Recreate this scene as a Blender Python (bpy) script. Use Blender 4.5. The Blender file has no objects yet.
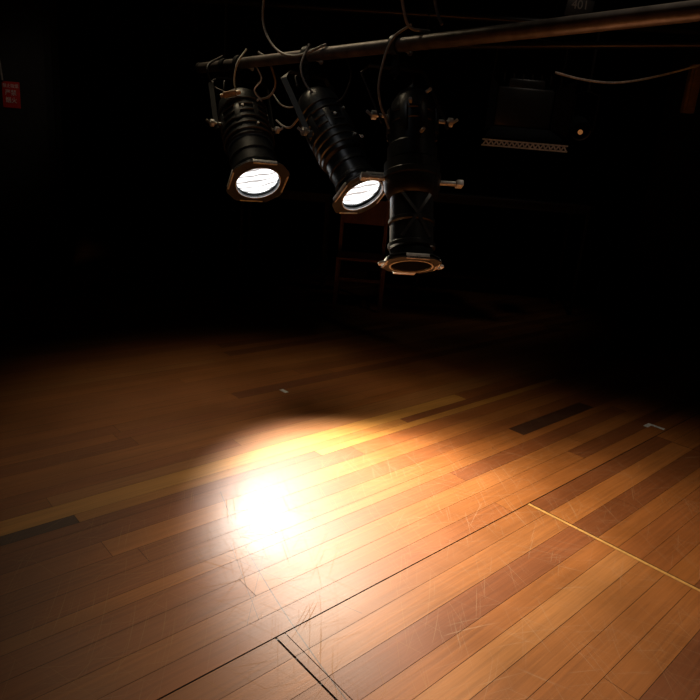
import bpy, bmesh, math, random
from mathutils import Matrix, Vector
random.seed(11)
S=bpy.context.scene
COL=S.collection
S.view_settings.view_transform='Standard'

# ------------------------------------------------------------------ helpers
def new_mat(name):
    m=bpy.data.materials.new(name); m.use_nodes=True
    nt=m.node_tree; b=nt.nodes['Principled BSDF']; return m,nt,b
def simple(name,col,rough=.5,metal=0,bump=.0,scale=60,var=.25):
    m,nt,b=new_mat(name)
    n=nt.nodes.new('ShaderNodeTexNoise'); n.inputs['Scale'].default_value=scale; n.inputs['Detail'].default_value=4
    tc=nt.nodes.new('ShaderNodeTexCoord'); nt.links.new(tc.outputs['Object'],n.inputs['Vector'])
    r=nt.nodes.new('ShaderNodeValToRGB')
    r.color_ramp.elements[0].position=.3; r.color_ramp.elements[1].position=.7
    r.color_ramp.elements[0].color=(*[c*(1-var) for c in col],1)
    r.color_ramp.elements[1].color=(*[min(1,c*(1+var)) for c in col],1)
    nt.links.new(n.outputs['Fac'],r.inputs['Fac']); nt.links.new(r.outputs['Color'],b.inputs['Base Color'])
    b.inputs['Roughness'].default_value=rough; b.inputs['Metallic'].default_value=metal
    if bump:
        bp=nt.nodes.new('ShaderNodeBump'); bp.inputs['Strength'].default_value=bump; bp.inputs['Distance'].default_value=.002
        nt.links.new(n.outputs['Fac'],bp.inputs['Height']); nt.links.new(bp.outputs['Normal'],b.inputs['Normal'])
    return m
M_black=simple('black_painted_metal',(.018,.019,.020),.34,.0,.12,40)
M_bronze=simple('worn_bare_frame_metal',(.60,.60,.60),.45,.2,.1,50)
M_dbronze=simple('dark_bronze_frame_metal',(.040,.042,.045),.42,.2,.1,50)
M_steel=simple('worn_steel',(.60,.60,.60),.35,.8,.1,80)
M_pipe=simple('aged_pipe_steel',(.15,.13,.12),.42,.5,.2,18,.4)
M_rubber=simple('black_rubber',(.02,.018,.016),.5)
M_tancable=simple('tan_cable',(.26,.24,.21),.5)
M_white=simple('white_plastic',(.75,.75,.72),.5)
M_orange=simple('orange_connector',(.90,.62,.42),.45)
M_red=simple('red_sign_enamel',(.60,.03,.02),.45,0,0,20,.1)
M_wall=simple('black_wall_paint',(.004,.004,.004),.9,0,.3,12)
M_wallL=simple('dark_wall_paint',(.012,.012,.010),.7,0,.3,12)
M_brown=simple('brown_chair_wood',(.26,.08,.04),.4,0,.1,14)
M_table=simple('dark_laminate',(.03,.028,.026),.5)
M_ochre=simple('ochre_wood',(.55,.38,.14),.5,0,.1,14)
M_tape=simple('white_tape',(.85,.87,.85),.6)
def emis(name,col,st):
    m,nt,b=new_mat(name)
    b.inputs['Base Color'].default_value=(*col,1)
    b.inputs['Emission Color'].default_value=(*col,1); b.inputs['Emission Strength'].default_value=st
    return m
def lens_mat():
    m,nt,b=new_mat('glowing_stepped_lens')
    tc=nt.nodes.new('ShaderNodeTexCoord')
    mp=nt.nodes.new('ShaderNodeMapping'); mp.inputs['Rotation'].default_value=(0,0,.35); nt.links.new(tc.outputs['Object'],mp.inputs['Vector'])
    w=nt.nodes.new('ShaderNodeTexWave'); w.wave_type='BANDS'; w.bands_direction='Y'
    w.inputs['Scale'].default_value=8; w.inputs['Distortion'].default_value=3; w.inputs['Detail'].default_value=1; w.inputs['Detail Scale'].default_value=1.5
    nt.links.new(mp.outputs['Vector'],w.inputs['Vector'])
    n=nt.nodes.new('ShaderNodeTexNoise'); n.inputs['Scale'].default_value=9
    nt.links.new(tc.outputs['Object'],n.inputs['Vector'])
    mu=nt.nodes.new('ShaderNodeMath'); mu.operation='MULTIPLY'
    nt.links.new(w.outputs['Fac'],mu.inputs[0]); nt.links.new(n.outputs['Fac'],mu.inputs[1])
    mr=nt.nodes.new('ShaderNodeMapRange'); mr.inputs['From Min'].default_value=.02; mr.inputs['From Max'].default_value=.25
    mr.inputs['To Min'].default_value=.40; mr.inputs['To Max'].default_value=3
    nt.links.new(mu.outputs[0],mr.inputs['Value']); nt.links.new(mr.outputs['Result'],b.inputs['Emission Strength'])
    b.inputs['Emission Color'].default_value=(.98,1,1,1); b.inputs['Base Color'].default_value=(.5,.5,.5,1)
    b.inputs['Roughness'].default_value=.2
    return m
M_lens=lens_mat()
M_darklens,_nt,_b=new_mat('dark_glass_lens'); _b.inputs['Base Color'].default_value=(.003,.003,.003,1); _b.inputs['Roughness'].default_value=.8; _b.inputs['Specular IOR Level'].default_value=.02

def mesh_obj(name,bm,mat,parent=None,mw=None,smooth=True,label=None):
    me=bpy.data.meshes.new(name); bmesh.ops.recalc_face_normals(bm,faces=bm.faces); bm.to_mesh(me); bm.free()
    if smooth:
        for p in me.polygons: p.use_smooth=True
        try: me.set_sharp_from_angle(angle=math.radians(35))
        except Exception: pass
    me.materials.append(mat)
    o=bpy.data.objects.new(name,me); COL.objects.link(o)
    if mw is not None: o.matrix_world=mw
    if parent:
        o.parent=parent; o.matrix_parent_inverse=parent.matrix_world.inverted()
    if label: o['label']=label
    return o
def tag(o,label,cat,group=None):
    o['label']=label; o['category']=cat
    if group: o['group']=group
    return o
def empty(name,loc):
    o=bpy.data.objects.new(name,None); o.empty_display_size=.1; COL.objects.link(o); o.location=loc
    o.matrix_world=Matrix.Translation(loc); return o
def lathe(bm,prof,seg=40,mat=Matrix.Identity(4),caps=True):
    rings=[]
    for r,z in prof:
        rings.append([bm.verts.new(mat@Vector((r*math.cos(2*math.pi*i/seg),r*math.sin(2*math.pi*i/seg),z))) for i in range(seg)])
    for a,b in zip(rings,rings[1:]):
        for i in range(seg):
            bm.faces.new((a[i],a[(i+1)%seg],b[(i+1)%seg],b[i]))
    if caps:
        bm.faces.new(rings[0][::-1]); bm.faces.new(rings[-1])
def box(bm,c,s,mat=Matrix.Identity(4),bev=0):
    r=bmesh.ops.create_cube(bm,size=1)
    vs=r['verts']
    bmesh.ops.transform(bm,matrix=mat@Matrix.Translation(c)@Matrix.Diagonal((*s,1)),verts=vs)
    if bev:
        es=list({e for v in vs for e in v.link_edges})
        bmesh.ops.bevel(bm,geom=es,offset=bev,segments=2,affect='EDGES',profile=.5)
def rod(bm,p1,p2,r,seg=16):
    p1=Vector(p1);p2=Vector(p2); d=p2-p1
    m=Matrix.Translation(p1)@d.to_track_quat('Z','Y').to_matrix().to_4x4()
    lathe(bm,[(r,0),(r,d.length)],seg,m)
def spline(pts,n=8):
    pts=[Vector(p) for p in pts]; out=[]
    P=[2*pts[0]-pts[1]]+pts+[2*pts[-1]-pts[-2]]
    for i in range(1,len(P)-2):
        for k in range(n):
            t=k/n; a,b,c,d=P[i-1],P[i],P[i+1],P[i+2]
            out.append(.5*((2*b)+(c-a)*t+(2*a-5*b+4*c-d)*t*t+(-a+3*b-3*c+d)*t**3))
    out.append(pts[-1]); return out
def sweep(bm,pts,prof,up=Vector((0,0,1))):
    pts=[Vector(p) for p in pts]; rings=[]; 
    prev=None
    for i,p in enumerate(pts):
        t=(pts[min(i+1,len(pts)-1)]-pts[max(i-1,0)]).normalized()
        if prev is None:
            n=up-t*up.dot(t)
            if n.length<.05: n=Vector((0,1,0))-t*t.y
        else: n=prev-t*prev.dot(t)
        n.normalize(); prev=n; b=t.cross(n)
        rings.append([bm.verts.new(p+n*y+b*x) for x,y in prof])
    k=len(prof)
    for a,b in zip(rings,rings[1:]):
        for i in range(k): bm.faces.new((a[i],a[(i+1)%k],b[(i+1)%k],b[i]))
    bm.faces.new(rings[0][::-1]); bm.faces.new(rings[-1])
def circ(r,k=10): return [(r*math.cos(2*math.pi*i/k),r*math.sin(2*math.pi*i/k)) for i in range(k)]
def rect(w,h): return [(-w/2,-h/2),(w/2,-h/2),(w/2,h/2),(-w/2,h/2)]
def cable(name,pts,r,mat,label,cat='cable',parent=None):
    bm=bmesh.new(); sweep(bm,spline(pts),circ(r))
    o=mesh_obj(name,bm,mat,parent)
    if not parent: tag(o,label,cat)
    else: o['label']=label
    return o

# ------------------------------------------------------------------ camera
cam=bpy.data.cameras.new('camera'); co=bpy.data.objects.new('camera',cam); COL.objects.link(co)
cam.sensor_width=36; cam.lens=36*616/700; cam.clip_start=.02
co.matrix_world=Matrix.Translation((0,0,1.2))@Matrix.Rotation(math.radians(90-16.4),4,'X')@Matrix.Rotation(math.radians(4.9),4,'Z')
S.camera=co

# ------------------------------------------------------------------ floor
TH=math.radians(43.12)
ct,st=math.cos(TH),math.sin(TH)
X0,X1,Y0,Y1=-4.5,6.0,-2.0,9.5
bm=bmesh.new()
uvl=bm.loops.layers.uv.new('planks'); cl=bm.loops.layers.float_color.new('plank_color')
PAL=[((.33,.107,.021),7),((.37,.125,.026),4),((.29,.089,.019),5),((.23,.067,.016),3),((.41,.155,.038),1)]
bag=[c for c,n in PAL for _ in range(n)]
def quad(u0,u1,v0,v1,z,col):
    vs=[bm.verts.new((u*ct-v*st,u*st+v*ct,z)) for u,v in ((u0,v0),(u1,v0),(u1,v1),(u0,v1))]
    f=bm.faces.new(vs)
    for l,(u,v) in zip(f.loops,((u0,v0),(u1,v0),(u1,v1),(u0,v1))):
        l[uvl].uv=(u,v); l[cl]=(*col,1)
def plank(u0,u1,v0,v1,col=None,g=.0007):
    if col is None:
        col=random.choice(bag); k=random.uniform(.9,1.08); col=tuple(c*k for c in col)
    quad(u0+g,u1-g,v0+g,v1-g,0,col)
UMIN,UMAX,VMIN,VMAX=-5,11.2,-6,10.2
up=[1.07,1.15,1.235,1.325,1.41,1.462,1.552,1.64,1.735,1.83,1.88,1.935,2.025]
while up[-1]<VMAX: up.append(up[-1]+random.choice([.085,.09,.095,.07]))
dn=[1.07]
while dn[-1]>VMIN: dn.append(dn[-1]-random.choice([.085,.09,.1,.075]))
for v0,v1 in zip(up,up[1:]):
    if abs(v0-1.935)<.001:
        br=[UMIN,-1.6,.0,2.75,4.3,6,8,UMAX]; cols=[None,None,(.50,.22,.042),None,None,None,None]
    elif abs(v0-1.88)<.001:
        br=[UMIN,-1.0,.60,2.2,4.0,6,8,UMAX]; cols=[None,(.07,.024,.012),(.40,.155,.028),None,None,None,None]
    elif abs(v0-1.462)<.001:
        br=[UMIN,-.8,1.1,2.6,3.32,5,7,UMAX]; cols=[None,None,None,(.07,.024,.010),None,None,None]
    elif abs(v0-1.83)<.001:
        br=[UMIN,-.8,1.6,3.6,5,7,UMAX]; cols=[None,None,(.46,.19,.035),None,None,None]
    else:
        br=[UMIN]
        while br[-1]<UMAX: br.append(br[-1]+random.uniform(1.4,3.4))
        cols=[None]*len(br)
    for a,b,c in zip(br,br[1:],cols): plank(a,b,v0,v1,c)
panels=[.82+1.2*k for k in range(-6,10)]
for i,(v1,v0) in enumerate(zip(dn,dn[1:])):
    for a,b in zip(panels,panels[1:]):
        g2=.005
        aa=a+g2*.3; bb=b-g2*.3
        vv1=v1-(.003 if i==0 else 0)
        if abs(a-2.02)<.01:
            quad(a-.004,a+.011,v0,vv1,0,(.66,.34,.09)); aa=a+.014
        if abs(a-.82)<.01:
            plank(a+.003,a+.03,v0,vv1,(.28,.09,.02)); aa=a+.031
        cut=random.random()<.15
        if cut:
            c=a+random.uniform(.3,.9); plank(aa,c,v0,vv1); plank(c,bb,v0,vv1)
        else: plank(aa,bb,v0,vv1)
quad(UMIN,UMAX,VMIN,VMAX,-.004,(.02,.008,.004))
for co_,no in (((X0,0,0),(-1,0,0)),((X1,0,0),(1,0,0)),((0,Y0,0),(0,-1,0)),((0,Y1,0),(0,1,0))):
    bmesh.ops.bisect_plane(bm,geom=bm.verts[:]+bm.edges[:]+bm.faces[:],plane_co=co_,plane_no=no,clear_outer=True)
mf,nt,b=new_mat('varnished_hardwood_planks')
N=nt.nodes.new; L=nt.links.new
at=N('ShaderNodeVertexColor'); at.layer_name='plank_color'
uvn=N('ShaderNodeUVMap'); uvn.uv_map='planks'
mp=N('ShaderNodeMapping'); mp.inputs['Scale'].default_value=(1.6,60,1); L(uvn.outputs['UV'],mp.inputs['Vector'])
addv=N('ShaderNodeVectorMath'); addv.operation='ADD'
sc=N('ShaderNodeVectorMath'); sc.operation='SCALE'; sc.inputs['Scale'].default_value=37; L(at.outputs['Color'],sc.inputs[0])
L(mp.outputs['Vector'],addv.inputs[0]); L(sc.outputs[0],addv.inputs[1])
g=N('ShaderNodeTexNoise'); g.inputs['Scale'].default_value=1.6; g.inputs['Detail'].default_value=6; g.inputs['Roughness'].default_value=.65; g.inputs['Distortion'].default_value=.6
L(addv.outputs[0],g.inputs['Vector'])
gr=N('ShaderNodeMapRange'); gr.inputs['From Min'].default_value=.3; gr.inputs['From Max'].default_value=.7; gr.inputs['To Min'].default_value=.78; gr.inputs['To Max'].default_value=1.18
L(g.outputs['Fac'],gr.inputs['Value'])
big=N('ShaderNodeTexNoise'); big.inputs['Scale'].default_value=2.2; big.inputs['Detail'].default_value=5; L(uvn.outputs['UV'],big.inputs['Vector'])
br_=N('ShaderNodeMapRange'); br_.inputs['From Min'].default_value=.3; br_.inputs['From Max'].default_value=.7; br_.inputs['To Min'].default_value=.80; br_.inputs['To Max'].default_value=1.12
L(big.outputs['Fac'],br_.inputs['Value'])
mm=N('ShaderNodeMath'); mm.operation='MULTIPLY'; L(gr.outputs[0],mm.inputs[0]); L(br_.outputs[0],mm.inputs[1])
vm=N('ShaderNodeVectorMath'); vm.operation='SCALE'; L(at.outputs['Color'],vm.inputs[0]); L(mm.outputs[0],vm.inputs['Scale'])
# scuffs: hair-thin broken strokes from stretched noise cells
def scratch(rot,off,dens,thr):
    m=N('ShaderNodeMapping'); m.inputs['Location'].default_value=(off,off*1.7,0); m.inputs['Rotation'].default_value=(0,0,rot); L(uvn.outputs['UV'],m.inputs['Vector'])
    nb=N('ShaderNodeTexNoise'); nb.inputs['Scale'].default_value=1.1; nb.inputs['Detail'].default_value=0; L(m.outputs[0],nb.inputs['Vector'])
    sv=N('ShaderNodeVectorMath'); sv.operation='SCALE'; sv.inputs['Scale'].default_value=.35; L(nb.outputs['Color'],sv.inputs[0])
    av=N('ShaderNodeVectorMath'); av.operation='ADD'; L(m.outputs[0],av.inputs[0]); L(sv.outputs[0],av.inputs[1])
    m2=N('ShaderNodeMapping'); m2.inputs['Scale'].default_value=(3.2,dens,1); L(av.outputs[0],m2.inputs['Vector'])
    n=N('ShaderNodeTexNoise'); n.inputs['Scale'].default_value=1; n.inputs['Detail'].default_value=1; L(m2.outputs[0],n.inputs['Vector'])
    r=N('ShaderNodeMapRange'); r.inputs['From Min'].default_value=thr; r.inputs['From Max'].default_value=thr+.04; L(n.outputs['Fac'],r.inputs['Value']); return r
ss=[scratch(.5,3,260,.70),scratch(1.2,11,290,.705),scratch(-.5,23,270,.71),scratch(2.2,37,240,.70),scratch(-1.1,51,290,.70)]
acc=ss[0]
for s_ in ss[1:]:
    a=N('ShaderNodeMath'); a.operation='MAXIMUM'; L(acc.outputs[0],a.inputs[0]); L(s_.outputs[0],a.inputs[1]); acc=a
sep=N('ShaderNodeSeparateXYZ'); L(uvn.outputs['UV'],sep.inputs[0])
def groove(slope,icpt,curv,vlo,vhi,w):
    q=N('ShaderNodeMath'); q.operation='MULTIPLY'; L(sep.outputs['Y'],q.inputs[0]); L(sep.outputs['Y'],q.inputs[1])
    k0=N('ShaderNodeMath'); k0.operation='MULTIPLY_ADD'; k0.inputs[1].default_value=-curv; k0.inputs[2].default_value=-icpt; L(q.outputs[0],k0.inputs[0])
    k1=N('ShaderNodeMath'); k1.operation='MULTIPLY_ADD'; k1.inputs[1].default_value=-slope; L(sep.outputs['Y'],k1.inputs[0]); L(k0.outputs[0],k1.inputs[2])
    k2=N('ShaderNodeMath'); k2.operation='ADD'; L(k1.outputs[0],k2.inputs[0]); L(sep.outputs['X'],k2.inputs[1])
    k3=N('ShaderNodeMath'); k3.operation='ABSOLUTE'; L(k2.outputs[0],k3.inputs[0])
    k4=N('ShaderNodeMath'); k4.operation='LESS_THAN'; k4.inputs[1].default_value=w; L(k3.outputs[0],k4.inputs[0])
    k5=N('ShaderNodeMath'); k5.operation='LESS_THAN'; k5.inputs[1].default_value=vhi; L(sep.outputs['Y'],k5.inputs[0])
    k7=N('ShaderNodeMath'); k7.operation='GREATER_THAN'; k7.inputs[1].default_value=vlo; L(sep.outputs['Y'],k7.inputs[0])
    k6=N('ShaderNodeMath'); k6.operation='MULTIPLY'; L(k4.outputs[0],k6.inputs[0]); L(k5.outputs[0],k6.inputs[1])
    k8=N('ShaderNodeMath'); k8.operation='MULTIPLY'; L(k6.outputs[0],k8.inputs[0]); L(k7.outputs[0],k8.inputs[1]); return k8
gv=[groove(-.04,.80,.11,.5,1.8,.0019),groove(.35,.42,.0,1.15,1.5,.0009),groove(-.5,1.52,.05,1.0,1.45,.0009),groove(.9,-.25,.0,1.15,1.4,.0009)]
ga=gv[0]
for s_ in gv[1:]:
    a=N('ShaderNodeMath'); a.operation='MAXIMUM'; L(ga.outputs[0],a.inputs[0]); L(s_.outputs[0],a.inputs[1]); ga=a
mx=N('ShaderNodeMix'); mx.data_type='RGBA'; mx.inputs['B'].default_value=(.55,.36,.18,1)
sf=N('ShaderNodeMath'); sf.operation='MULTIPLY'; sf.inputs[1].default_value=.22; L(acc.outputs[0],sf.inputs[0])
L(sf.outputs[0],mx.inputs['Factor']); L(vm.outputs[0],mx.inputs['A'])
mx2=N('ShaderNodeMix'); mx2.data_type='RGBA'; mx2.inputs['B'].default_value=(.05,.02,.01,1)
sf2=N('ShaderNodeMath'); sf2.operation='MULTIPLY'; sf2.inputs[1].default_value=.8; L(ga.outputs[0],sf2.inputs[0])
L(sf2.outputs[0],mx2.inputs['Factor']); L(mx.outputs['Result'],mx2.inputs['A']); L(mx2.outputs['Result'],b.inputs['Base Color'])
rr=N('ShaderNodeMapRange'); rr.inputs['From Min'].default_value=.3; rr.inputs['From Max'].default_value=.7; rr.inputs['To Min'].default_value=.44; rr.inputs['To Max'].default_value=.56
L(big.outputs['Fac'],rr.inputs['Value']); 
ra=N('ShaderNodeMath'); ra.operation='MULTIPLY_ADD'; ra.inputs[1].default_value=.2; L(acc.outputs[0],ra.inputs[0]); L(rr.outputs[0],ra.inputs[2]); L(ra.outputs[0],b.inputs['Roughness'])
bp=N('ShaderNodeBump'); bp.inputs['Strength'].default_value=.14; bp.inputs['Distance'].default_value=.003; L(g.outputs['Fac'],bp.inputs['Height']); L(bp.outputs['Normal'],b.inputs['Normal'])
fo=mesh_obj('floor',bm,mf,smooth=False); fo['kind']='structure'

# ------------------------------------------------------------------ room shell
def wall(name,x0,x1,y0,y1,z0,z1,mat=M_wall):
    bm=bmesh.new(); box(bm,((x0+x1)/2,(y0+y1)/2,(z0+z1)/2),(x1-x0,y1-y0,z1-z0))
    o=mesh_obj(name,bm,mat,smooth=False); o['kind']='structure'; return o
ZC=4.0
wall('wall_back',X0,X1,Y1,Y1+.1,0,ZC); wall('wall_front',X0,X1,Y0-.1,Y0,0,ZC)
wall('wall_left',X0-.1,X0,Y0,Y1,0,ZC); wall('wall_right',X1,X1+.1,Y0,Y1,0,ZC)
wall('ceiling',X0,X1,Y0,Y1,ZC,ZC+.1)
wall('wall_side_wing',X0,-2.72,5.6,5.75,0,ZC,M_wallL)
wall('wall_far_wing',2.56,X1,5.7,5.85,0,ZC,M_wall)
wall('trim_1',-2.76,-2.70,5.57,5.60,0,ZC,M_wall)

# ------------------------------------------------------------------ pipes
PD=Vector((.683,-.730,0)).normalized()
PP=Vector((-.85,3.70,1.683))
def pipe_at(y): 
    t=(y-PP.y)/PD.y; return PP+PD*t
RA,RB=Vector((-2.2,5.2,2.31)),Vector((3.0,4.75,2.31))
def rear_at(x): return RA+(RB-RA)*((x-RA.x)/(RB.x-RA.x))
def pipe(a,b,r,mat,label,hang):
    bm=bmesh.new(); rod(bm,a,b,r,32)
    root=mesh_obj('lighting_pipe',bm,mat); tag(root,label,'pipe')
    a=Vector(a); b=Vector(b); d=(b-a).normalized()
    for e,s in ((a,-1),(b,1)):
        bm=bmesh.new(); rod(bm,e-d*s*.01,e+d*s*.012,r*1.12,24)
        mesh_obj('end_cap',bm,M_rubber,root)
    for t in hang:
        p=a+(b-a)*t
        bm=bmesh.new(); rod(bm,p+Vector((0,0,r*.5)),(p.x,p.y,ZC),.006,10)
        mesh_obj('hanger_rod',bm,M_black,root)
        bm=bmesh.new(); rod(bm,p-d*.018,p+d*.018,r*1.25,24)
        mesh_obj('hanger_collar',bm,M_black,root)
    return root
pipe(pipe_at(3.86),pipe_at(.6),.027,M_pipe,'long round steel lighting pipe carrying the spotlights',(.06,.93))
pipe(RA,RB,.022,M_black,'black steel lighting pipe crossing above the fixtures',(.02,.98))
pipe((.2,4.6,2.02),(2.8,3.35,2.02),.02,M_black,'thin black pipe running behind the front pipe',(.05,.97))

# ------------------------------------------------------------------ spotlights
def gel_frame(bm,w,hole,z0,t,mat,ch=.42):
    k=64; a=w/2; c=a*ch
    def outer(th):
        dx,dy=math.cos(th),math.sin(th)
        m=max(abs(dx),abs(dy)); r=a/m
        s=abs(dx)+abs(dy); r2=(2*a-c)/s
        r=min(r,r2); return (dx*r,dy*r)
    O=[outer(2*math.pi*i/k) for i in range(k)]
    I=[(hole*math.cos(2*math.pi*i/k),hole*math.sin(2*math.pi*i/k)) for i in range(k)]
    vs=[[bm.verts.new(mat@Vector((x,y,z))) for x,y in P] for P,z in ((O,z0),(I,z0),(I,z0+t),(O,z0+t))]
    for q in range(4):
        A=vs[q]; B=vs[(q+1)%4]
        for i in range(k): bm.faces.new((A[i],A[(i+1)%k],B[(i+1)%k],B[i]))
def spotlight(C,rear,clampy,F,prof_h,prof_b,piv,lit,label,handles=False):
    C=Vector(C); A=(C-Vector(rear)).normalized(); Z=-A
    Xa=Vector((0,0,1)).cross(Z).normalized(); Ya=Z.cross(Xa)
    mw=Matrix.Translation(C)@Matrix((Xa,Ya,Z)).transposed().to_4x4()
    K=pipe_at(clampy)
    root=empty('stage_spotlight',K); tag(root,label,'stage light','theatre spotlights on the lighting pipe')
    Rmax=max(r for r,z in prof_h+prof_b)
    bm=bmesh.new(); lathe(bm,prof_h,44)
    zc=sum(z for r,z in prof_h)/len(prof_h)
    for i in range(8):
        m=Matrix.Rotation(i*math.pi/4+.2,4,'Z'); box(bm,(prof_h[1][0]+.003,0,zc),(.008,.03,.10),m,.002)
    mesh_obj('lamp_housing',bm,M_black,root,mw)
    bm=bmesh.new(); lathe(bm,prof_b,44,caps=False)
    mesh_obj('barrel',bm,M_black,root,mw)
    bm=bmesh.new(); hole=F*(.375 if lit else .39)
    gel_frame(bm,F,hole,-.012,.006,Matrix.Identity(4)); gel_frame(bm,F*.93,hole,.006,.005,Matrix.Identity(4))
    mesh_obj('colour_frame_holder',bm,M_dbronze,root,mw,label='dark bronze octagonal front frame')
    for q in range(4):
        bm=bmesh.new()
        m=Matrix.Rotation(q*math.pi/2,4,'Z')
        box(bm,(F*.485,0,-.004),(F*.03,F*.42,.022),m,.002)
        mesh_obj('frame_clip',bm,M_bronze,root,mw,label='worn tan metal clip on the front frame')
    if not lit:
        for q in range(2):
            bm=bmesh.new()
            m=Matrix.Rotation(q*math.pi,4,'Z')
            sweep(bm,[m@Vector((F*(.53+.06*math.cos(a)),F*.09*math.sin(a),-.010)) for a in [2*math.pi*i/16 for i in range(17)]],rect(.009,.008),up=Vector((0,0,1)))
            mesh_obj('side_loop',bm,M_bronze,root,mw,label='small tan metal loop at the frame side')
        bm=bmesh.new(); box(bm,(0,-F*.56,-.010),(F*.42,F*.07,.012),Matrix.Identity(4),.003)
        mesh_obj('lower_tab',bm,M_bronze,root,mw,label='tan metal tab on the front frame')
    bm=bmesh.new(); rw=.004 if lit else .006
    sweep(bm,[(F*.39*math.cos(a),F*.39*math.sin(a),-.014) for a in [2*math.pi*i/48 for i in range(49)]],rect(rw,.006),up=Vector((0,0,1)))
    mesh_obj('rim_ring',bm,M_bronze,root,mw,label='worn tan ring around the lens opening')
    bm=bmesh.new(); R=F*(.37 if lit else .38); lz=0 if lit else -.018
    prof=[(R,.012+lz)]+[(R*math.cos(a),.012+lz-.012*math.sin(a)) for a in [i*math.pi/2/7 for i in range(1,7)]]
    lathe(bm,prof+[(.002,lz)],40)
    mesh_obj('lens',bm,M_lens if lit else M_darklens,root,mw,label='bright glowing lens' if lit else 'dark glass lens')
    off=Rmax+.022
    P=C+Z*piv
    top=K+Vector((0,0,-.085))
    Xh=Vector((Xa.x,Xa.y,0)).normalized()
    tl=top-Xh*off; tr=top+Xh*off
    path=[P-Xa*off+(P-Xa*off-tl).normalized()*.03,P-Xa*off,tl+Vector((0,0,-.03)),tl+Xh*.03,tr-Xh*.03,tr+Vector((0,0,-.03)),P+Xa*off,P+Xa*off+(P+Xa*off-tr).normalized()*.03]
    bm=bmesh.new(); sweep(bm,path,rect(.026,.006),up=-Xh)
    mesh_obj('yoke',bm,M_black,root,smooth=False)
    for s in (-1,1):
        bm=bmesh.new()
        q=P+Xa*s*(Rmax-.01); rod(bm,q,P+Xa*s*(off+.018),.008)
        d=P+Xa*s*(off+.012)
        rod(bm,d,d+Xa*s*.018,.019,10)
        box(bm,(0,0,0),(.05,.008,.012),Matrix.Translation(d+Xa*s*.02)@Matrix.Rotation(.6*s,4,'Y'),.002)
        mesh_obj('tilt_knob',bm,M_steel if s>0 else M_bronze,root,label='metal wing knob')
    side=PD.cross(Vector((0,0,1)))
    bm=bmesh.new()
    arc=[K+side*(.037*math.cos(a))+Vector((0,0,.037*math.sin(a))) for a in [math.radians(-80+i*260/20) for i in range(21)]]
    sweep(bm,[K+Vector((0,0,-.085))+side*.004]+arc,rect(.034,.008),up=side)
    rod(bm,K+Vector((0,0,-.1)),K+Vector((0,0,-.04)),.011)
    rod(bm,K+Vector((0,0,-.105)),K+Vector((0,0,-.085)),.02,6)
    mesh_obj('hook_clamp',bm,M_black,root)
    bm=bmesh.new(); rod(bm,K-side*.038+Vector((0,0,-.01)),K-side*.07+Vector((0,0,-.015)),.006); rod(bm,K-side*.07+Vector((0,0,-.015)),K-side*.08+Vector((0,0,-.015)),.012,6)
    mesh_obj('clamp_bolt',bm,M_steel,root,label='bare steel clamp bolt')
    for z,a in ((piv+.07,1.95),(piv+.02,1.25),(piv-.1,1.7)):
        bm=bmesh.new()
        rr_=Rmax-.002; d=Vector((math.cos(a),math.sin(a),0))
        rod(bm,d*(rr_-.02)+Vector((0,0,z)),d*(rr_+.006)+Vector((0,0,z)),.007,10)
        mesh_obj('screw',bm,M_white,root,mw,label='bright screw head')
    # supply lead entry at the back
    zt=prof_h[-1][1]
    bm=bmesh.new(); rod(bm,(0,0,zt-.01),(0,0,zt+.02),.016); sweep(bm,spline([(0,0,zt),(0,.01,zt+.05),(.03,.03,zt+.09),(.07,.03,zt+.08),(.08,.02,zt+.03)]),circ(.006))
    mesh_obj('cable_tail',bm,M_rubber,root,mw)
    if handles:
        for s,a in ((1,.03),(-1,-.05)):
            bm=bmesh.new(); m=Matrix.Rotation(a,4,'Z')
            box(bm,(s*(Rmax+.035),.0,.335),(.10,.022,.014),m,.003)
            box(bm,(s*(Rmax+.078),.0,.335),(.03,.036,.026),m,.005)
            mesh_obj('shutter_handle',bm,M_bronze,root,mw,label='worn metal framing shutter handle')
        for s in (-1,1):
            bm=bmesh.new()
            sweep(bm,[Vector((-.055*s,.070,.085)),Vector((0,.094,.17)),Vector((.055*s,.074,.255))],rect(.012,.006),up=Vector((0,1,0)))
            mesh_obj('barrel_brace',bm,M_dbronze,root,mw)
    if lit:
        ld=bpy.data.lights.new('lamp_beam','SPOT'); lo=bpy.data.objects.new('lamp_beam',ld); COL.objects.link(lo)
        return root,mw,ld,lo,C,A
    return root,mw,None,None,C,A

def profs(s,rb,rh,Lh0,Lh1):
    b=[(rb*.97,.004),(rb,.02),(rb,.05),(rb*1.06,.055),(rb*1.06,.068),(rb,.073),(rb,.12),(rb*1.05,.125),(rb*1.05,.137),(rb,.142),(rb,Lh0)]
    h=[(rh*.9,Lh0),(rh,Lh0+.01)]
    z=Lh0+.03
    while z<Lh1-.13:
        h+=[(rh,z),(rh*1.06,z+.003),(rh*1.06,z+.012),(rh,z+.015)]; z+=.04
    h+=[(rh,Lh1-.09),(rh*.93,Lh1-.05),(rh*.7,Lh1-.015),(rh*.4,Lh1)]
    return h,b
h,b_=profs(1,.115,.125,.20,.56)
r1=spotlight((-.535,3.2,1.10),(-.715,3.55,1.52),3.55,.29,h,b_,.36,True,'black theatre spotlight, lit, tilted toward the floor, octagonal front frame')
h,b_=profs(1,.092,.105,.18,.58)
r2=spotlight((-.01,2.8,1.10),(-.27,3.1,1.49),3.12,.25,h,b_,.34,True,'black ribbed theatre spotlight, lit, steeply angled sideways')
b3=[(.080,.004),(.084,.02),(.084,.05),(.094,.055),(.094,.07),(.086,.075),(.086,.15),(.092,.155),(.092,.168),(.086,.172),(.086,.26),(.10,.27),(.112,.30),(.112,.33),(.116,.335),(.116,.355),(.112,.36),(.112,.40)]
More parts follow.
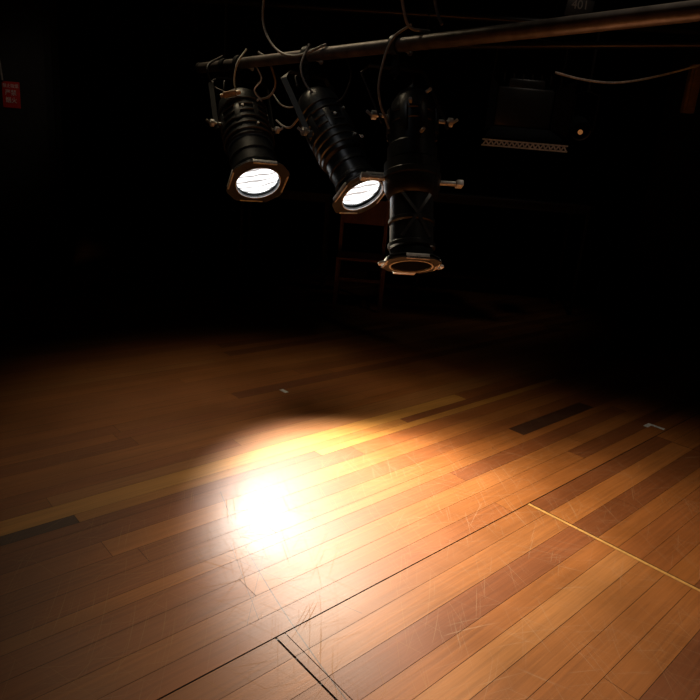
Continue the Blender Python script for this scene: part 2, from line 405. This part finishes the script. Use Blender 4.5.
h3=[(.09,.40),(.10,.41),(.10,.47),(.092,.48),(.092,.56),(.096,.563),(.096,.572),(.092,.575),(.092,.60),(.096,.603),(.096,.612),(.092,.615),(.085,.66),(.06,.70),(.03,.72)]
r3=spotlight((.21,2.42,.865),(.166,2.70,1.49),2.70,.215,h3,b3,.60,False,'unlit black profile spotlight pointing down, tan-edged front frame and shutter handles',handles=True)

def aim(lo,frm,to):
    lo.matrix_world=Matrix.Translation(frm)@(Vector(to)-Vector(frm)).to_track_quat('-Z','Y').to_matrix().to_4x4()
def setbeam(r,target,power,size,blend,rad,col):
    root,mw,ld,lo,C,A=r
    p=C+A*.03
    aim(lo,p,target); lo.parent=root; lo.matrix_parent_inverse=root.matrix_world.inverted()
    ld.energy=power; ld.spot_size=math.radians(size); ld.spot_blend=blend; ld.shadow_soft_size=rad; ld.color=col
setbeam(r1,(.13,2.15,0),510,50,1,.11,(1,.93,.82))
setbeam(r2,(.42,1.98,0),115,96,1,.07,(1,.84,.62))
def spot(name,frm,to,e,size,rad,col,blend=1):
    ld=bpy.data.lights.new(name,'SPOT'); lo=bpy.data.objects.new(name,ld); COL.objects.link(lo)
    aim(lo,frm,to); ld.energy=e; ld.spot_size=math.radians(size); ld.spot_blend=blend; ld.shadow_soft_size=rad; ld.color=col
# overhead stage lamp out of view, then added fill spots without fixtures
spot('overhead_stage_lamp',(1.5,1.7,3.8),(1.05,1.75,0),135,55,.2,(1,.84,.64))
spot('upstage_fill',(-1.5,4.0,3.8),(-.15,2.45,0),185,46,.6,(1,.80,.52))  # invented fill from behind, brightens the far floor under the rig
spot('sign_fill',(-1.9,3.6,3.6),(-3.05,5.6,1.5),18,22,.1,(1,.85,.7))  # unseen spot added so the red sign shows up
spot('backstage_fill',(1.6,3.7,3.6),(1.3,4.8,1.9),8,42,.1,(1,.85,.7))  # added fill, lifts the rear fixtures and background out of the dark
spot('rig_fill',(-.9,1.6,3.6),(-.15,3.05,1.45),10,30,.08,(.95,.97,1))  # added weak fill to bring out the fixture bodies and cables

# ------------------------------------------------------------------ cables at the rig
cable('power_cable',[(-.553,3.30,1.99),(-.55,3.28,1.83),(-.477,3.2,1.716),(-.365,3.08,1.67),(-.22,3.0,1.715)],.006,M_tancable,'tan cable drooping from above over the front pipe')
cable('power_cable',[(.127,2.6,1.741),(.057,2.6,1.681),(.025,2.58,1.553),(.032,2.56,1.46),(.078,2.55,1.359)],.005,M_tancable,'tan supply cable',parent=r3[0])
cable('power_cable',[(.063,2.6,1.90),(.097,2.6,1.775),(.128,2.60,1.728),(.2,2.6,1.722)],.006,M_tancable,'short cable dropping onto the pipe')
cable('power_cable',[(.19,2.62,1.90),(.215,2.6,1.80),(.24,2.58,1.745)],.006,M_tancable,'short cable dropping behind the pipe')
cable('power_cable',[(-.82,3.62,1.72),(-.87,3.5,1.65),(-.84,3.48,1.56),(-.776,3.46,1.528),(-.73,3.45,1.50)],.006,M_rubber,'black supply cable',parent=r1[0])
cable('power_cable',[(-.60,3.45,1.73),(-.542,3.42,1.69),(-.50,3.42,1.586),(-.53,3.42,1.52),(-.60,3.44,1.50)],.006,M_tancable,'tan supply cable loop',parent=r1[0])
cable('power_cable',[(-.66,3.45,1.74),(-.70,3.42,1.66),(-.71,3.42,1.56),(-.66,3.42,1.49)],.005,M_white,'pale supply cable',parent=r1[0])
cable('power_cable',[(-.62,3.44,1.68),(-.57,3.40,1.60),(-.60,3.38,1.54),(-.56,3.38,1.49)],.004,M_white,'thin pale cable',parent=r1[0])
cable('power_cable',[(-.47,3.3,1.40),(-.42,3.22,1.37),(-.38,3.2,1.37),(-.33,3.16,1.43)],.005,M_tancable,'slack tan cable',parent=r2[0])
cable('power_cable',[(-.49,3.3,1.52),(-.44,3.24,1.47),(-.38,3.2,1.46),(-.32,3.14,1.50)],.004,M_tancable,'slack tan cable',parent=r2[0])
cable('power_cable',[(-.30,3.05,1.72),(-.33,3.02,1.62),(-.29,3.0,1.53),(-.22,3.0,1.50)],.005,M_tancable,'tan supply cable',parent=r2[0])
cable('power_cable',[(-.14,3.0,1.69),(-.10,2.98,1.60),(-.13,2.98,1.50),(-.20,3.0,1.46)],.005,M_rubber,'black supply cable',parent=r2[0])
bm=bmesh.new(); box(bm,(0,0,0),(.07,.03,.028),Matrix.Identity(4),.005); rod(bm,(.03,0,0),(.055,0,0),.011); rod(bm,(-.05,0,0),(-.03,0,0),.009)
o=mesh_obj('cable_connector',bm,M_orange,r1[0],Matrix.Translation((-.72,3.36,1.51))@Matrix.Rotation(-.25,4,'Y'),label='pale orange inline cable connector')

# ------------------------------------------------------------------ rear floodlight with louvre
fx=1.13; FP=rear_at(fx); fy=FP.y
root=empty('flood_light',FP); tag(root,'large black floodlight with open hood and grille strip','stage light')
cable('power_cable',[(1.22,4.55,1.93),(1.42,4.55,1.90),(1.65,4.55,1.90),(1.92,4.55,1.965),(2.25,4.55,2.08)],.008,M_white,'white sagging supply cable',parent=root)
bm=bmesh.new()
box(bm,(fx,fy+.10,1.73),(.42,.22,.28),Matrix.Identity(4),.02); box(bm,(fx,fy+.08,1.895),(.27,.15,.07),Matrix.Identity(4),.015)
for i in range(6): box(bm,(fx-.17+i*.068,fy+.1,1.935),(.01,.18,.06))
mesh_obj('housing',bm,M_black,root)
bm=bmesh.new()
for s in (-1,1):
    vs=[bm.verts.new(p) for p in ((fx+s*.215,fy-.01,1.87),(fx+s*.215,fy-.01,1.59),(fx+s*.30,fy-.19,1.54),(fx+s*.30,fy-.19,1.92))]; bm.faces.new(vs)
vs=[bm.verts.new(p) for p in ((fx-.215,fy-.01,1.59),(fx+.215,fy-.01,1.59),(fx+.30,fy-.19,1.50),(fx-.30,fy-.19,1.50))]; bm.faces.new(vs)
bmesh.ops.solidify(bm,geom=bm.faces[:],thickness=.006)
mesh_obj('hood',bm,M_dbronze,root,smooth=False)
gy=fy-.20
bm=bmesh.new(); box(bm,(fx,gy,1.478),(.62,.02,.010)); box(bm,(fx,gy,1.440),(.62,.02,.010))
for i in range(16):
    a=fx-.30+i*.0375; sweep(bm,[(a,gy-.005,1.444),(a+.019,gy-.005,1.474)],rect(.006,.010)); sweep(bm,[(a+.019,gy-.005,1.474),(a+.0375,gy-.005,1.444)],rect(.006,.010))
mesh_obj('grille_strip',bm,M_white,root,label='pierced pale metal grille strip',smooth=False)
bm=bmesh.new(); sweep(bm,[(fx-.25,fy+.05,1.73),(fx-.25,fy,2.18),(fx,fy,2.20),(fx+.25,fy,2.18),(fx+.25,fy+.05,1.73)],rect(.03,.006),up=Vector((-1,0,0))); rod(bm,(fx,fy,2.18),(fx,fy,2.32),.012)
mesh_obj('yoke',bm,M_black,root,smooth=False)

def par_can(x,z,label,lit,s=1):
    P=rear_at(x); y=P.y
    root=empty('par_can',P); tag(root,label,'stage light')
    mw=Matrix.Translation((x,y,z))@Matrix.Rotation(math.radians(-65),4,'X')@Matrix.Diagonal((s,s,s,1))
    bm=bmesh.new(); lathe(bm,[(.10,0),(.10,.16),(.085,.20),(.06,.24),(.06,.30),(.03,.31)],32,caps=False); lathe(bm,[(.094,.02),(.1,0)],32,caps=False)
    mesh_obj('housing',bm,M_black,root,mw)
    bm=bmesh.new(); lathe(bm,[(.09,.06),(.06,.10),(.02,.12)],32)
    mesh_obj('reflector',bm,M_darklens,root,mw)
    if lit:
        bm=bmesh.new(); bmesh.ops.create_uvsphere(bm,u_segments=16,v_segments=10,radius=.026,matrix=Matrix.Translation((.0,.02,.03)))
        mesh_obj('pilot_lamp',bm,emis('amber_glow',(1,.40,.12),.18),root,mw,label='dim amber glowing bulb')
    h=min(.25,P.z-z-.10)
    bm=bmesh.new(); sweep(bm,[(x-.12*s,y,z),(x-.12*s,y,z+h),(x,y,z+h+.03),(x+.12*s,y,z+h),(x+.12*s,y,z)],rect(.025,.005),up=Vector((-1,0,0))); rod(bm,(x,y,z+h+.02),P,.01)
    mesh_obj('yoke',bm,M_black,root,smooth=False)
par_can(1.57,1.60,'small black can light with dim amber bulb',True,.7)
par_can(-1.50,2.10,'black can light hanging from the rear pipe',False)
par_can(-.86,2.10,'black can light on the rear pipe above the spotlights',False)

tp=rear_at(1.40)
bm=bmesh.new(); box(bm,(0,0,0),(.19,.006,.12),Matrix.Identity(4),.002)
TZ=tp.z+.125
tg=mesh_obj('number_tag',bm,M_rubber,None,Matrix.Translation((tp.x,tp.y-.026,TZ-.03))@Matrix.Rotation(.1,4,'Y')); tag(tg,'small dark tag reading 401 on the rear pipe','tag')
def text(txt,size,mw,mat,parent):
    c=bpy.data.curves.new('t','FONT'); c.body=txt; c.size=size; c.extrude=.0008; c.align_x='CENTER'; c.align_y='CENTER'
    o=bpy.data.objects.new('t',c); COL.objects.link(o); bpy.context.view_layer.update()
    me=bpy.data.meshes.new_from_object(o.evaluated_get(bpy.context.evaluated_depsgraph_get())); bpy.data.objects.remove(o)
    o=bpy.data.objects.new('lettering',me); me.materials.clear(); me.materials.append(mat); COL.objects.link(o)
    o.matrix_world=mw; o.parent=parent; o.matrix_parent_inverse=parent.matrix_world.inverted(); return o
F=Matrix.Rotation(math.pi/2,4,'X')
text('401',.08,Matrix.Translation((tp.x,tp.y-.0305,TZ-.012))@F,M_tancable,tg)

# ------------------------------------------------------------------ red sign
bm=bmesh.new(); box(bm,(0,0,0),(.15,.008,.21),Matrix.Identity(4),.003)
sg=mesh_obj('wall_sign',bm,M_red,None,Matrix.Translation((-3.07,5.594,1.56))); tag(sg,'small red safety sign with white lettering on dark wall','sign')
text('禁止吸烟',.034,Matrix.Translation((-3.07,5.588,1.63))@F,M_white,sg)
text('严禁',.050,Matrix.Translation((-3.07,5.588,1.575))@F,M_white,sg)
text('烟火',.050,Matrix.Translation((-3.07,5.588,1.515))@F,M_white,sg)
cable('power_cable',[(-3.23,5.58,2.6),(-3.21,5.58,2.1),(-3.15,5.58,1.85),(-3.13,5.58,1.67)],.008,M_tancable,'thin cable running down the dark wall')
bm=bmesh.new(); box(bm,(2.68,5.66,2.07),(.10,.06,.38),Matrix.Identity(4),.006); box(bm,(2.68,5.62,2.07),(.06,.02,.30),Matrix.Identity(4),.004)
o=mesh_obj('wall_panel',bm,M_ochre); tag(o,'narrow ochre wooden panel mounted on the dark wall','panel')

# ------------------------------------------------------------------ dim furniture
root=empty('wooden_chair',(.03,5.5,0)); tag(root,'plain brown wooden chair standing in the shadows','chair')
def part(name,fn,mat,parent,smooth=False):
    bm=bmesh.new(); fn(bm); return mesh_obj(name,bm,mat,parent,smooth=smooth)
x,y=.03,5.5
part('seat',lambda bm:box(bm,(x,y,.45),(.44,.42,.03),Matrix.Identity(4),.008),M_brown,root)
for sx in (-1,1):
    part('leg',lambda bm:box(bm,(x+sx*.2,y-.19,.22),(.035,.035,.44),Matrix.Identity(4),.004),M_brown,root)
    part('leg',lambda bm:box(bm,(x+sx*.2,y+.19,.475),(.035,.035,.95),Matrix.Identity(4),.004),M_brown,root)
part('backrest',lambda bm:box(bm,(x,y+.19,.83),(.37,.022,.22),Matrix.Identity(4),.006),M_brown,root)
part('stretcher',lambda bm:(box(bm,(x-.2,y,.24),(.02,.35,.03)),box(bm,(x+.2,y,.24),(.02,.35,.03)),box(bm,(x,y,.24),(.40,.02,.03))),M_brown,root)
def table(x,y,w,d,h,label):
    root=empty('table',(x,y,0)); tag(root,label,'table')
    part('table_top',lambda bm:box(bm,(x,y,h-.0125),(w,d,.025),Matrix.Identity(4),.005),M_table,root)
    part('apron',lambda bm:(box(bm,(x,y-d/2+.05,h-.055),(w-.1,.015,.06)),box(bm,(x,y+d/2-.05,h-.055),(w-.1,.015,.06))),M_table,root)
    for sx in (-1,1):
        for sy in (-1,1):
            part('leg',lambda bm:box(bm,(x+sx*(w/2-.04),y+sy*(d/2-.04),(h-.025)/2),(.03,.03,h-.025),Matrix.Identity(4),.003),M_table,root)
table(-.75,6.3,.9,.5,.95,'dark table with slim legs in the shadows')
table(1.35,6.2,1.6,.6,1.05,'long dark work table in the shadows')

# ------------------------------------------------------------------ tape marks on the boards
def tape(us,label):
    bm=bmesh.new()
    for (u0,u1,v0,v1) in us:
        c=((u0+u1)/2,(v0+v1)/2,.0010); box(bm,c,(u1-u0,v1-v0,.0012))
    o=mesh_obj('tape_mark',bm,M_tape,None,Matrix.Rotation(TH,4,'Z'),smooth=False); tag(o,label,'tape')
tape([(1.905,1.93,2.52,2.575)],'tiny white tape scrap stuck on the floorboards')
tape([(3.30,3.37,1.145,1.17),(3.345,3.37,1.08,1.145)],'small white L-shaped tape mark on the floorboards')

w=bpy.data.worlds.new('world'); S.world=w; w.use_nodes=True
w.node_tree.nodes['Background'].inputs['Color'].default_value=(.002,.002,.002,1)
